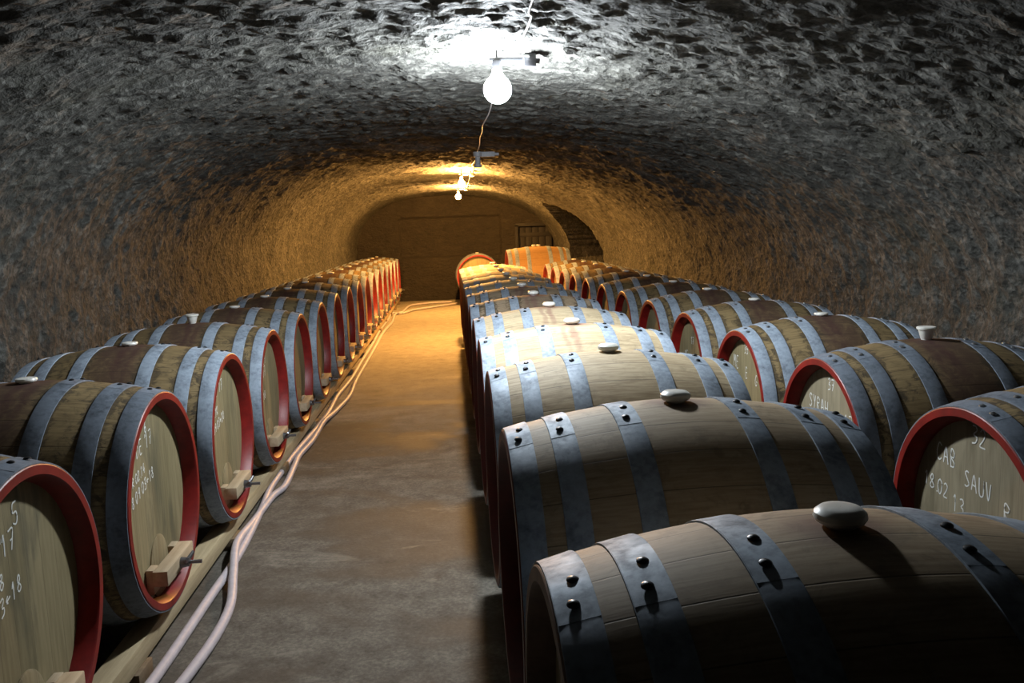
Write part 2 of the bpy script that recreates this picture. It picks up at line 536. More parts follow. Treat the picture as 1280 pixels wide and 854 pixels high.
def vault_grid():
    ys = np.concatenate([np.arange(-3.0, 1.0, 0.12), np.arange(1.0, 7.5, 0.02), np.arange(7.5, 12.0, 0.035), np.arange(12.0, Y_END + 0.02, 0.05)])
    # profile parameter u: 0 = foot of left wall .. 1 = foot of right wall
    def half(w, zs, h, n, m):
        t = np.linspace(0, PI / 2, m)
        x = w * np.abs(np.cos(t)) ** (2 / n)
        z = zs + h * np.abs(np.sin(t)) ** (2 / n)
        return x, z
    zs = 0.95
    xl, zl = half(1.0, zs, APEX - zs, 2.75, 2000)
    xr, zr = half(1.0, zs, APEX - zs, 2.15, 2000)
    WL0, WR0 = 2.32, 2.86
    px = np.concatenate([[-WL0, ], -WL0 * xl, (WR0 * xr)[::-1], [WR0]])
    pz = np.concatenate([[-0.03], zl, zr[::-1], [-0.03]])
    d = np.concatenate([[0], np.cumsum(np.hypot(np.diff(px), np.diff(pz)))])
    ns = int(d[-1] / 0.021)
    s = np.linspace(0, d[-1], ns)
    X = np.interp(s, d, px); Z = np.interp(s, d, pz)
    tx = np.gradient(X); tz = np.gradient(Z)
    ln = np.hypot(tx, tz)
    nx, nz = tz / ln, -tx / ln          # pointing into the room
    Yg, Xg = np.meshgrid(ys, X, indexing='ij')
    _, Zg = np.meshgrid(ys, Z, indexing='ij')
    _, Nx = np.meshgrid(ys, nx, indexing='ij')
    _, Nz = np.meshgrid(ys, nz, indexing='ij')
    _, Sg = np.meshgrid(ys, s, indexing='ij')
    # the tunnel narrows towards its end, mostly on the right
    nr = sst(13.5, 18.0, Yg)
    right = Xg > 0
    Xb = np.where(right, Xg * (1 - 0.115 * nr), Xg * (1 - 0.06 * sst(12, 18, Yg)))
    lift = sst(7.0, 11.5, Yg) - 0.6 * sst(17.5, 20.0, Yg)
    Zg = np.where(Zg > 1.0, Zg + 0.045 * lift * (Zg - 1.0) / 1.42, Zg)
    # arched alcove in the right wall
    yc, hw = 16.5, 1.3
    q = np.clip(1 - ((Yg - yc) / hw) ** 2, 0, 1)
    top = 0.9 + 1.18 * np.sqrt(q)
    mask = right & (q > 0) & (Zg < top) & (Xb > 1.7)
    skew = np.where(mask, 2.4 * np.clip((top - Zg) / 0.25, 0, 1) ** 0.5, 0.0)  # depth and slant shaped to keep lamp light off the alcove's inside
    Xb = Xb + skew
    # relief
    big = fbm(Xb * 0.8, Yg * 0.8, Zg * 0.8, 3)
    mid = fbm(Xb * 3.2 + 9, Yg * 3.6, Zg * 3.2, 4)
    wx = fbm(Sg * 5.0, Yg * 5.0, Sg * 0 + 3.3, 2) * 0.05
    wy = fbm(Sg * 5.0, Yg * 5.0, Sg * 0 + 8.3, 2) * 0.04
    diag = 0.55 * np.sign(Xg) * np.clip(np.abs(Xg) / 1.5, 0, 1)
    sa = Sg + wx; ya = Yg + wy + diag * Sg * 0.0
    # pick marks: long across the vault, short along it
    p1 = fbm(sa / 0.095, ya / 0.036, Sg * 0 + 1.7, 3, 0.6)
    pick = 0.9 * p1 + 0.9 * np.abs(p1)
    p2 = fbm(sa / 0.05, ya / 0.03, Sg * 0 + 4.7, 2, 0.5)
    amp = 0.45 + 0.55 * sst(1.35, 2.0, Zg)
    pw = fbm(Sg / 0.10, Yg / 0.085, Sg * 0 + 2.1, 4, 0.6)
    wall = 1 - sst(1.3, 1.9, Zg)
    amp = amp * (1 - 0.25 * sst(8, 11, Yg))
    pick = pick * (1 - wall) + 1.5 * pw * wall
    p2 = p2 * (1 - 0.6 * wall)
    amp = amp + 0.3 * wall
    disp = 0.055 * big + 0.026 * mid + (0.021 * pick + 0.010 * p2) * amp
    disp = disp * np.where(Zg < 0.05, 0.3, 1.0)
    V = np.stack([Xb + Nx * disp, Yg, Zg + Nz * disp], -1)
    V[..., 1] += 0.012 * mid + 1.25 * skew
    return V, s, X, Z


def grid_mesh(V, name, mat):
    a, b, _ = V.shape
    idx = np.arange(a * b).reshape(a, b)
    q = np.stack([idx[:-1, :-1], idx[:-1, 1:], idx[1:, 1:], idx[1:, :-1]], -1).reshape(-1, 4)
    me = bpy.data.meshes.new(name)
    me.vertices.add(a * b)
    me.vertices.foreach_set('co', V.reshape(-1).astype(np.float32))
    me.loops.add(q.size)
    me.loops.foreach_set('vertex_index', q.reshape(-1).astype(np.int32))
    me.polygons.add(len(q))
    me.polygons.foreach_set('loop_start', np.arange(0, q.size, 4, dtype=np.int32))
    me.polygons.foreach_set('use_smooth', np.ones(len(q), dtype=bool))
    me.update(calc_edges=True)
    me.validate()
    me.materials.append(mat)
    return me


VG, VS, VX, VZ = vault_grid()
kL = int(np.argmax((VZ > 1.75)))
kR = len(VZ) - 1 - int(np.argmax((VZ[::-1] > 1.75)))
struct(obj('wall_left', grid_mesh(VG[:, :kL + 1], 'wall_left', MT['rock'])))
struct(obj('ceiling', grid_mesh(VG[:, kL:kR + 1], 'ceiling', MT['rock'])))
struct(obj('wall_right', grid_mesh(VG[:, kR:], 'wall_right', MT['rock'])))


def ceil_z(x, y):
    iy = int(np.argmin(np.abs(VG[:, 0, 1] - y)))
    row = VG[iy, kL:kR + 1]
    j = int(np.argmin(np.abs(row[:, 0] - x)))
    return float(row[max(0, j - 4):j + 5, 2].min())


def ceil_low(x, y):
    return min(ceil_z(x + dx, y + dy) for dx in (-0.08, 0.0, 0.08, 0.16) for dy in (-0.06, 0.0, 0.06))


# floor: a slightly uneven slab
gy, gx = np.meshgrid(np.arange(-3.0, Y_END + 0.4, 0.06), np.arange(-2.6, 4.5, 0.06), indexing='ij')
gz = 0.004 * fbm(gx * 1.3, gy * 1.3, gx * 0, 4) - 0.004
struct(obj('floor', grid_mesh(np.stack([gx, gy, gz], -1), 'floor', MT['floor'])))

# end wall with a blocked-up recessed panel and a hatch
zz, xx = np.meshgrid(np.arange(-0.05, 2.75, 0.025), np.arange(-2.6, 3.2, 0.025), indexing='ij')
dep = np.zeros_like(xx)
pan = (sst(-1.17, -1.13, xx) * (1 - sst(1.20, 1.24, xx)) * sst(1.00, 1.04, zz) * (1 - sst(1.92, 1.96, zz)))
dep += 0.12 * pan
dep -= 0.03 * (1 - sst(0.93, 1.0, zz)) * sst(-1.2, -1.1, xx) * (1 - sst(1.25, 1.3, xx))
hat = (sst(1.60, 1.63, xx) * (1 - sst(2.48, 2.51, xx)) * (1 - sst(1.66, 1.69, zz)))
dep += 0.30 * hat
rough = 0.02 * fbm(xx * 1.5, zz * 1.5, xx * 0 + 2, 3) + 0.010 * fbm(xx * 8, zz * 8, xx * 0 + 6, 4)
struct(obj('wall_back', grid_mesh(np.stack([xx, Y_END - 0.02 + dep + rough, zz], -1), 'wall_back', MT['plaster'])))
hb = MB()
for k in range(5):
    hb.box((1.66 + 0.158 * k, Y_END + 0.06, 0.02), (1.81 + 0.158 * k, Y_END + 0.10, 1.64), 0.004)
hb.box((1.66, Y_END + 0.035, 1.42), (2.45, Y_END + 0.062, 1.52), 0.004)
hb.box((1.66, Y_END + 0.035, 0.35), (2.45, Y_END + 0.062, 0.45), 0.004)
d1 = struct(obj('door_1', hb.mesh('door_1', MT['shutter'])))
fr = MB().box((1.56, Y_END - 0.07, 0.0), (1.64, Y_END + 0.09, 1.70), 0.006).box((2.47, Y_END - 0.07, 0.0), (2.55, Y_END + 0.09, 1.70), 0.006) \
    .box((1.56, Y_END - 0.07, 1.66), (2.55, Y_END + 0.09, 1.74), 0.006)
struct(obj('trim_1', fr.mesh('trim_1', MT['shutter'])))

# ------------------------------------------------------------------ barrels
RH, RB, LEN = 0.4265, 0.4925, 0.9624


def prof_r(x, rh=RH, rb=RB, L=LEN):
    t = abs(2 * x / L)
    return rb - (rb - rh) * t ** 1.85


MESH = {}


def barrel_meshes(key, rh, rb, L, c, hoops, hw):
    """meshes of one barrel size; local x is the axis, front head at -x, c = height of the axis"""
    h = L / 2
    xs = np.linspace(-h, h, 33)
    pr = [(x, prof_r(x, rh, rb, L) - 0.0045) for x in xs]
    C = (0, 0, c)
    MESH[key, 'staves'] = MB().rev(pr + [(x * 0.985, r - 0.03) for x, r in pr[::-1]], 96, 'x', C, closed=True)
    # rim: end grain ring and inner face down to the head
    ri = rh - 0.0045
    for s, nm in ((-1, 'front'), (1, 'back')):
        p = [(s * (h - 0.010), ri + 0.0005), (s * (h + 0.0005), ri - 0.001), (s * (h + 0.003), ri - 0.004), (s * (h + 0.003), ri - 0.029),
             (s * (h - 0.002), ri - 0.034), (s * (h - 0.062), ri - 0.048), (s * (h - 0.062), ri - 0.025), (s * (h - 0.012), ri - 0.006)]
        MESH[key, 'rim', nm] = MB().rev(p, 96, 'x', C, closed=True)
        hd = [(s * (h - 0.056), ri - 0.046), (s * (h - 0.055), 0.30 * rh), (s * (h - 0.055), 0.0005), (s * (h - 0.040 - 0.03), 0.0005), (s * (h - 0.070), ri - 0.046)]
        MESH[key, 'head', nm] = MB().rev(hd, 72, 'x', C, closed=True)
    for i, xm in enumerate(hoops):
        x0, x1 = xm - hw / 2, xm + hw / 2
        r0, r1 = prof_r(x0, rh, rb, L), prof_r(x1, rh, rb, L)
        p = [(x0, r0 - 0.005), (x0, r0 - 0.0006), (x0 + 0.002, r0), (x1 - 0.002, r1), (x1, r1 - 0.0006), (x1, r1 - 0.005)]
        mb = MB().rev(p, 96, 'x', C, closed=True)
        lap = [(x0 + 0.001, r0 - 0.002), (x0 + 0.001, r0 + 0.0006), (x1 - 0.001, r1 + 0.0006), (x1 - 0.001, r1 - 0.002)]
        mb.rev(lap, 10, 'x', C, math.radians(-16.5), math.radians(5), True)
        MESH[key, 'hoop', i] = mb
        for j, a in enumerate((-12.0, -3.0)):
            rm = (r0 + r1) / 2 + 0.0015
            a = math.radians(a)
            rv = MB()
            rv.rev([(0.0, 0.0105), (0.003, 0.0098), (0.0055, 0.006), (0.0065, 0.0004)], 14, 'z', (0, 0, 0))
            ca, sa = math.cos(a), math.sin(a)
            rv.v = [(xm + (0.006 if j else -0.004) + x, (z + rm) * sa + y * ca, c + (z + rm) * ca - y * sa) for x, y, z in rv.v]
            MESH[key, 'rivet', i, j] = rv
    return MESH


HOOPS = [-0.449, -0.338, -0.160, 0.160, 0.338, 0.449]
barrel_meshes('std', RH, RB, LEN, 0.4925, HOOPS, 0.064)
BL, BRH, BRB = 1.14, 0.52, 0.575
barrel_meshes('big', BRH, BRB, BL, 0.575, [-0.535, -0.41, -0.20, 0.20, 0.41, 0.535], 0.072)
barrel_meshes('vat', 0.470, 0.4925, LEN, 0.4925, HOOPS, 0.064)
# bungs
MESH['bung', 'mush'] = MB().rev([(-0.02, 0.020), (0.004, 0.026), (0.006, 0.030), (0.009, 0.038), (0.016, 0.0425), (0.024, 0.041), (0.031, 0.033), (0.0335, 0.018), (0.0330, 0.0005)], 32, 'z')
MESH['bung', 'flat'] = MB().rev([(-0.02, 0.020), (0.004, 0.026), (0.006, 0.036), (0.012, 0.0385), (0.018, 0.036), (0.021, 0.02), (0.0215, 0.0005)], 28, 'z')
MESH['bung', 'cone'] = MB().rev([(-0.02, 0.019), (0.004, 0.021), (0.006, 0.023), (0.045, 0.034), (0.047, 0.040), (0.055, 0.041), (0.058, 0.037), (0.058, 0.0005)], 28, 'z')
# manhole clamp on the lower part of the head: a wooden cross bar on two feet with bolt and wing nut
cz = 0.4925 - 0.262
hx = -(LEN / 2 - 0.055)
MESH['bar'] = MB().box((hx - 0.085, -0.165, cz - 0.03), (hx - 0.028, 0.165, cz + 0.03), 0.004)
MESH['foot'] = [MB().box((hx - 0.030, y - 0.03, cz - 0.062), (hx - 0.002, y + 0.03, cz + 0.034), 0.003) for y in (-0.128, 0.128)]
b_ = MB().tube([(hx - 0.004, 0, cz), (hx - 0.165, 0, cz)], 0.0075, 10)
b_.rev([(hx - 0.118, 0.0005), (hx - 0.118, 0.017), (hx - 0.088, 0.022), (hx - 0.084, 0.022), (hx - 0.084, 0.0005)], 16, 'x', (0, 0, cz))
MESH['bolt'] = b_
w_ = MB()
for s in (-1, 1):
    w_.tube([(hx - 0.10, 0, cz), (hx - 0.113, s * 0.022, cz + 0.012), (hx - 0.122, s * 0.042, cz + 0.028)], [0.008, 0.009, 0.006], 10)
MESH['wing'] = w_
# oval manhole door, slightly darker, behind the bar
MESH['hole'] = MB().rev([(hx - 0.007, 0.0005), (hx - 0.007, 0.105), (hx - 0.004, 0.112), (hx + 0.001, 0.112)], 48, 'x', (0, 0, 0))
MESH['hole'].v = [(x, y * 0.9, cz - 0.01 + z * 1.15) for x, y, z in MESH['hole'].v]
MT['manhole'] = mat_head('damp manhole boards', (0.20, 0.15, 0.075), (0.34, 0.27, 0.15), (0.07, 0.055, 0.03), 0.7)

READY = {}


def M_(key, name, mat):
    k = (key, mat.name)
    if k not in READY:
        mb = MESH[key]
        READY[k] = mb.mesh(name, mat, True, 35)
    return READY[k]


# handwritten chalk letters: strokes on a 1 x 1.5 grid
GL = {
    '0': ['0.5,1.5 .1,1.2 .05,.5 .4,0 .8,.3 .9,1.1 .5,1.5'], '1': ['.2,1.15 .55,1.5 .5,0'], '2': ['.1,1.2 .45,1.5 .85,1.2 .6,.7 .05,0 .9,.05'],
    '3': ['.1,1.4 .7,1.5 .8,1.15 .35,.8 .85,.6 .75,.1 .1,0'], '4': ['.6,1.5 .05,.5 .95,.55', '.7,.95 .65,0'],
    '5': ['.85,1.5 .25,1.45 .15,.85 .7,.85 .85,.35 .5,0 .05,.1'], '6': ['.75,1.5 .2,.9 .1,.3 .5,0 .85,.35 .6,.75 .15,.5'],
    '7': ['.05,1.5 .9,1.45 .4,0', '.3,.75 .8,.8'], '8': ['.5,.8 .15,1.15 .5,1.5 .85,1.2 .5,.8 .1,.35 .5,0 .9,.35 .5,.8'],
    '9': ['.85,1.1 .45,.75 .1,1.15 .5,1.5 .85,1.2 .7,0'], 'A': ['.05,0 .5,1.5 .95,0', '.25,.55 .75,.55'],
    'B': ['.15,0 .15,1.5 .75,1.3 .7,.9 .15,.8 .85,.5 .75,.1 .15,0'], 'C': ['.9,1.3 .5,1.5 .1,.9 .15,.3 .5,0 .9,.2'],
    'D': ['.15,0 .15,1.5 .7,1.3 .9,.7 .65,.15 .15,0'], 'E': ['.85,1.5 .15,1.45 .15,0 .85,.05', '.15,.8 .7,.8'], 'F': ['.85,1.5 .15,1.45 .15,0', '.15,.8 .7,.8'],
    'G': ['.9,1.3 .5,1.5 .1,.9 .15,.3 .5,0 .85,.3 .85,.65 .5,.65'], 'H': ['.1,1.5 .1,0', '.9,1.5 .9,0', '.1,.75 .9,.75'], 'K': ['.15,1.5 .15,0', '.85,1.5 .2,.7 .9,0'],
    'M': ['.05,0 .15,1.5 .5,.6 .85,1.5 .95,0'], 'R': ['.15,0 .15,1.5 .8,1.3 .7,.85 .15,.75 .9,0'], 'S': ['.85,1.35 .45,1.5 .15,1.15 .5,.8 .85,.4 .5,0 .1,.15'],
    'U': ['.1,1.5 .15,.25 .5,0 .85,.25 .9,1.5'], 'V': ['.05,1.5 .5,0 .95,1.5'], 'Y': ['.1,1.5 .5,.8', '.9,1.5 .35,0'], "'": ['.5,1.5 .4,1.15'],
    '.': ['.35,0 .5,.05'], '<': ['.95,.75 .1,.7', '.5,1.05 .05,.7 .45,.4'], ' ': [], 'L': ['.15,1.5 .15,0 .85,.05'],
}


def chalk_mesh(name, lines, seed):
    """lines: (text, y0, z0, letter height, slope); y to the right as one reads the head from the front (-x side)"""
    rnd = random.Random(seed)
    out = []
    for text, y0, z0, hh, slope in lines:
        mb = MB()
        x = 0.0
        for ch in text:
            w = hh * 0.5
            for stroke in GL[ch]:
                pts = []
                for p in stroke.split():
                    a, b = map(float, p.split(','))
                    u = x + a * w * (1 + rnd.uniform(-.1, .1)); v = b / 1.5 * hh + rnd.uniform(-.04, .04) * hh
                    pts.append((hx - 0.0012, -(y0 + u), 0.4925 + z0 + v + slope * u))
                if len(pts) > 2: pts = spline(pts, 4)
                # flat chalk line 4 mm wide lying on the boards
                mb.tube(pts, 0.0026, 5)
            x += w * (0.6 if ch in "' ." else 1.35)
        mb.v = [(hx - 0.0006 + (vx - hx) * 0.12, vy, vz) for vx, vy, vz in mb.v]
        out.append(mb.mesh(name, MT['chalk'], True, 60))
    return out


def barrel(loc, rotz, label, group, oak, rim, head, steel, rivet, bung='mush', clamp=False, chalk=None, detail=True, key='std', roll=0.0, jx=0.0):
    t = bpy.data.objects.new('wine_barrel', None)
    t.empty_display_size = 0.2
    t.location = loc; t.rotation_euler = (0, 0, rotz)
    COL.objects.link(t)
    tag(t, label, 'barrel', group)
    obj('staves', M_((key, 'staves'), 'staves', MT[oak]), t)
    for nm in ('front', 'back'):
        obj('rim', M_((key, 'rim', nm), 'rim', MT[rim]), t)
        hd = obj('head', M_((key, 'head', nm), 'head', MT[head]), t)
        if nm == 'front' and chalk:
            for cm in chalk:
                c = obj('chalk_writing', cm, hd)
                c['label'] = 'white handwritten chalk line'
    for i in range(6):
        hp = obj('hoop', M_((key, 'hoop', i), 'hoop', MT[steel]), t)
        if detail:
            for j in (0, 1):
                obj('rivet', M_((key, 'rivet', i, j), 'rivet', MT[rivet]), hp)
    top = (0.4925 + RB - 0.006) if key != 'big' else (0.575 + BRB - 0.006)
    for bx in ((0.0,) if key != 'big' else (-0.06, 0.03)):
        bo = obj('bung', M_(('bung', bung), 'bung', MT['bung']), t, (bx, 0, top))
        bo['label'] = 'white silicone bung'
    if clamp:
        dr = obj('manhole_door', M_('hole', 'manhole_door', MT['manhole']), t)
        br = obj('cross_bar', M_('bar', 'cross_bar', MT['bar']), dr)
        br['label'] = 'pale wooden clamp bar'
        for f in (0, 1):
            k = ('foot', f)
            if k not in MESH: MESH[k] = MESH['foot'][f]
            obj('bar_foot', M_(k, 'bar_foot', MT['bar']), dr)
        obj('bolt', M_('bolt', 'bolt', MT['bolt']), dr)
        obj('wing_nut', M_('wing', 'wing_nut', MT['bolt']), dr)
    return t


ORD = ['nearest', 'second', 'third', 'fourth', 'fifth', 'sixth', 'seventh', 'eighth', 'ninth', 'tenth', 'eleventh', 'twelfth',
       'thirteenth', 'fourteenth', 'fifteenth', 'sixteenth', 'last']

# ---- left row
XL, YL0, SL, ZL = -1.1438, 2.2519, 1.0544, CAMH - 0.9811 - 0.0217
def chk_left(a, b, c, d):
    return [(a, -0.03, 0.275, 0.045, 0.0), (b, -0.19, 0.195, 0.055, 0.12), (c, -0.20, 0.105, 0.036, 0.20), (d, -0.22, 0.03, 0.042, 0.24)]
left_chalk = {
    0: [('5', 0.03, 0.26, 0.06, 0), ("F DE '17", -0.20, 0.175, 0.055, 0.12), ('R 02.18', -0.20, 0.09, 0.04, 0.2), ('8 09 03<18', -0.23, 0.0, 0.046, 0.3)],
    1: chk_left('6', "F DE '17", 'R 02.14', '8 09 03<18'),
    2: [("F DE '17", -0.19, 0.21, 0.055, 0.12), ('02.1K', -0.20, 0.115, 0.042, 0.15), ('8 09 03<20', -0.22, 0.035, 0.042, 0.22)],
    3: [("E '17", -0.12, 0.20, 0.055, 0.12), ('F 17', -0.14, 0.12, 0.06, 0.15), ('02 18', -0.18, -0.02, 0.045, 0.2)],
    4: [('17', -0.05, 0.2, 0.05, 0.1), ('R 02', -0.14, 0.08, 0.045, 0.15)],
    5: [('E 17', -0.08, 0.18, 0.05, 0.1)],
}
left_lab = {
    0: 'nearest barrel of the left row, cut by the photo edge, chalk 5 on head',
    1: 'second barrel from the camera in the left row, chalk 6 on its red-rimmed head',
    2: 'third barrel from the camera in the left row, three chalk lines on its head',
    3: 'fourth barrel from the camera in the left row, tall conical white bung on top',
}
l_rng = random.Random(3)
for i in range(17):
    lab = left_lab.get(i) or (('last red-rimmed barrel of the left row, closest to the end wall') if i == 16 else
                              f'{ORD[i]} red-rimmed oak barrel from the camera in the left row along the wall')
    ch = chalk_mesh('chalk_writing', left_chalk[i], i) if i in left_chalk else None
    jr = math.radians(l_rng.uniform(-0.5, 0.5)) if i > 2 else 0.0
    y = YL0 + i * SL
    # axis runs along x; the head faces the aisle at +x
    psi = math.radians(0.5436)
    cx, cy = XL - math.cos(psi) * LEN / 2, y - math.sin(psi) * LEN / 2
    barrel((cx, cy, ZL - 0.4925), PI + psi + jr, lab, 'barrels in the row along the left wall', 'oak_old', 'red', 'head_old',
           'steel_dark' if i < 2 else 'steel', 'rivet', 'cone' if i == 3 else 'flat', True, ch, i < 9)

# ---- middle row
XM, YM0, SM, ZM = 0.1313, 1.2751, 1.0081, CAMH - 0.9811
mid_lab = {
    0: 'dark nearest barrel of the middle row, bottom right, white bung casting long shadow',
    1: 'second barrel of the middle row, greyish oak with dark rivets, half in shadow',
    2: 'third barrel of the middle row, clean pale oak without red drips',
    3: 'fourth barrel of the middle row, brightest pale oak, pink wine smear beside its bung',
    4: 'fifth barrel of the middle row, pale oak with red wine drips below its bung',
    5: 'sixth barrel of the middle row, wine-darkened brown around its bung',
}
psi = math.radians(0.716)
for i in range(12):
    lab = mid_lab.get(i) or ('last barrel of the middle row, golden in the warm lamplight' if i == 11 else
                             f'{ORD[i]} barrel from the camera in the middle row of barrels')
    y = YM0 + i * SM
    cx, cy = XM + math.cos(psi) * LEN / 2, y + math.sin(psi) * LEN / 2
    oak = {0: 'oak_mark', 1: 'oak_mark', 3: 'oak_spill', 4: 'oak_spill', 5: 'oak_soak', 6: 'oak_soak'}.get(i, 'oak_new')
    jr = math.radians(l_rng.uniform(-0.4, 0.4)) if i > 3 else 0.0
    barrel((cx, cy, ZM - 0.4925), psi + jr, lab, 'barrels in the middle row', oak, 'rim_wood' if i == 0 else 'red_dark', 'head_pale',
           'steel', 'rivet', 'mush', False, None, i < 8)

# ---- right row
XR, YR0, SR, ZR = 1.5859, 2.4819, 1.0581, CAMH - 0.9811 - 0.0455
right_chalk = {
    0: [('32', -0.05, 0.30, 0.06, -0.05), ('CAB', -0.24, 0.20, 0.058, -0.1), ('SAUV', -0.08, 0.15, 0.055, -0.1), ('R', 0.12, 0.10, 0.055, 0), ('18.02', -0.31, 0.09, 0.05, -0.1), ('13', -0.14, 0.05, 0.055, -0.1)],
    1: [('37', -0.03, 0.28, 0.05, 0), ('SYRAH', -0.22, 0.17, 0.06, -0.05), ('17', 0.13, 0.14, 0.06, 0), ('18.02', -0.28, 0.08, 0.05, -0.05)],
    2: [('35', -0.04, 0.29, 0.05, 0), ('ME', -0.22, 0.19, 0.07, -0.05), ('E', -0.02, 0.15, 0.06, 0), ('G', 0.13, 0.13, 0.06, 0)],
    3: [('17', -0.05, 0.2, 0.05, 0), ('ME', -0.2, 0.08, 0.06, 0)],
}
right_lab = {
    0: 'nearest barrel of the right row, cut by the photo edge, chalk 32 on head',
    1: 'second barrel of the right row, red rim, tall conical white bung on its back',
    2: 'third barrel of the right row, yellow head with large chalk letters',
}
for i in range(12):
    lab = right_lab.get(i) or ('last barrel of the right row, next to the big honey-coloured cask' if i == 11 else
                               f'{ORD[i]} red-rimmed barrel from the camera in the right row by the rough wall')
    ch = chalk_mesh('chalk_writing', right_chalk[i], 40 + i) if i in right_chalk else None
    jr = math.radians(l_rng.uniform(-0.5, 0.5)) if i > 3 else 0.0
    y = YR0 + i * SR
    barrel((XR + LEN / 2, y, ZR - 0.4925), jr, lab, 'barrels in the row along the right wall', 'oak_old', 'red', 'head_pale' if i < 2 else 'head_old',
           'steel_dark' if i < 2 else 'steel', 'rivet_bright', 'cone' if i == 1 else 'flat', False, ch, i < 7)

# ---- big cask and the barrel seen head-on at the far end
BIGX, BIGY = 1.05, 15.75
barrel((BIGX + BL / 2, BIGY, 0.13), math.radians(1.0), 'big honey-coloured cask towering behind the middle and right rows, two white bungs',
       None, 'oak_gold', 'red', 'head_old', 'steel', 'rivet', 'mush', False, None, False, 'big')
barrel((0.60, 18.2 + LEN / 2, ZM - 0.4925), math.radians(90), 'lone barrel turned head-on by the end wall, round red rim behind the middle row',
       None, 'oak_old', 'red', 'head_old', 'steel_dark', 'rivet', 'flat', False, None, False, 'vat')  # dark hoops and oak put the unlit look of this barrel into colour

# ------------------------------------------------------------------ racks
def beam(name, x0, x1, y0, y1, z0, z1, label, group, cat='beam'):
    cx, cy = (x0 + x1) / 2, (y0 + y1) / 2
    me = MB().box((x0 - cx, y0 - cy, 0), (x1 - cx, y1 - cy, z1 - z0), 0.006).mesh(name, MT['beam'], True, 30)
    o = obj(name, me, None, (cx, cy, z0))
    return tag(o, label, cat, group)


rest = 0.436   # barrel radius (over the hoop gap) where the beams carry it
def row_rack(side, xf, sgn, y0, y1, z_axis, labf, labb, n_block, zlow):
    top = z_axis - prof_r(-0.351) - 0.0005
    blk = []
    for j, (off, lab) in enumerate(((0.045, labf), (0.875, labb))):
        a = xf + sgn * off; b = xf + sgn * (off + 0.085)
        x0, x1 = min(a, b), max(a, b)
        beam('rack_beam', x0, x1, y0, y1, zlow, top, lab, None)
        for k in range(n_block):
            yb = y0 + 0.35 + (y1 - y0 - 0.7) * k / (n_block - 1)
            me = MB().box((-(x1 - x0) / 2 - 0.02, -0.07, 0), ((x1 - x0) / 2 + 0.015, 0.07, zlow), 0.004).mesh('rack_block', MT['block'], True, 30)
            o = obj('rack_block', me, None, ((x0 + x1) / 2, yb, 0.0))
            where = 'aisle side' if j == 0 else 'wall side'
            tag(o, f'small dark wooden block under the {side} rack beam on the {where}', 'block', f'blocks under the {side} rack, {where}')


row_rack('left', XL, -1, 1.3, 19.75, ZL, 'long pale timber beam under the left barrels along the aisle', 'timber beam under the back ends of the left barrels by the wall', 14, 0.06)
row_rack('middle', XM, 1, 0.7, 12.95, ZM, 'timber beam under the aisle ends of the middle barrels', 'timber beam under the right ends of the middle barrels', 9, 0.09)
row_rack('right', XR, 1, 1.8, 14.7, ZR, 'timber beam under the front ends of the right barrels', 'timber beam under the back ends of the right barrels by the wall', 9, 0.06)
# cradle bearers of the two far barrels
for k, (bx, lab) in enumerate(((BIGX + 0.1, 'left bearer under the big honey-coloured cask'), (BIGX + BL - 0.19, 'right bearer under the big honey-coloured cask'))):
    top = 0.13 + 0.575 - prof_r(-BL / 2 + 0.19, BRH, BRB, BL) - 0.0005
    me = MB().box((-0.045, -0.5, 0), (0.045, 0.5, top), 0.006).mesh('cask_bearer', MT['beam'], True, 30)
    tag(obj('cask_bearer', me, None, (bx + 0.045, BIGY, 0)), lab, 'beam')
for k, (by, lab) in enumerate(((18.25, 'front bearer under the lone head-on barrel by the end wall'), (19.03, 'rear bearer under the lone head-on barrel by the end wall'))):
    top = ZM - prof_r(-0.36, 0.470) - 0.0015
    me = MB().box((-0.36, -0.04, 0), (0.45, 0.04, top), 0.006).mesh('barrel_bearer', MT['beam'], True, 30)
    tag(obj('barrel_bearer', me, None, (0.60, by + 0.045, 0)), lab, 'beam')

# ------------------------------------------------------------------ hoses on the floor
RHS = 0.021
hA = [(178, 870), (215, 818), (262, 748), (287, 712), (306, 680), (327, 637), (338, 611), (353, 588.6), (366, 570), (385, 548), (400, 530.5), (412, 513.7), (422, 495), (439, 474), (452, 452),
      (464, 433), (475, 413), (485, 400), (490, 392)]
hB = [(213, 872), (240, 838), (270, 795), (288, 757), (292, 722), (297, 690), (314, 658), (340, 622), (356, 608), (367, 585), (374, 570), (389, 553), (405, 530.5), (422, 512), (437, 495), (445, 476),
      (457, 455), (469, 434), (479, 416), (490, 403), (494, 393)]


def hose(pix, lab, lift=None, extra=()):
    pts = [at_z(x, y, RHS) for x, y in pix]
    p = spline(pts + [np.array(e) for e in extra], 8)
    for q in p: q[2] = RHS + 0.001
    if lift:
        for q in p:
            dz = sum(a * math.exp(-((q[1] - yy) / w) ** 2) for yy, a, w in lift)
            q[2] += dz
    o = obj('hose', MB().tube([q for q in p], RHS, 12).mesh('hose', MT['hose'], True, 70))
    return tag(o, lab, 'hose', None)


yc_ = at_z(300, 693, RHS)[1]
hose(hA, 'pale hose on the aisle floor, running closest to the left barrels', None, [(-0.98, 16.9, 0), (-0.75, 17.6, 0), (-0.1, 18.4, 0), (0.12, 18.7, 0)])
hose(hB, 'pale hose on the aisle floor with a sharp kink, crossing over the other one', [(yc_, 0.044, 0.33)] + [(at_z(404, 530, RHS)[1], 0.02, 0.3)],
     [(-1.0, 17.2, 0), (-0.9, 18.6, 0), (-0.5, 19.1, 0), (0.0, 19.2, 0)])

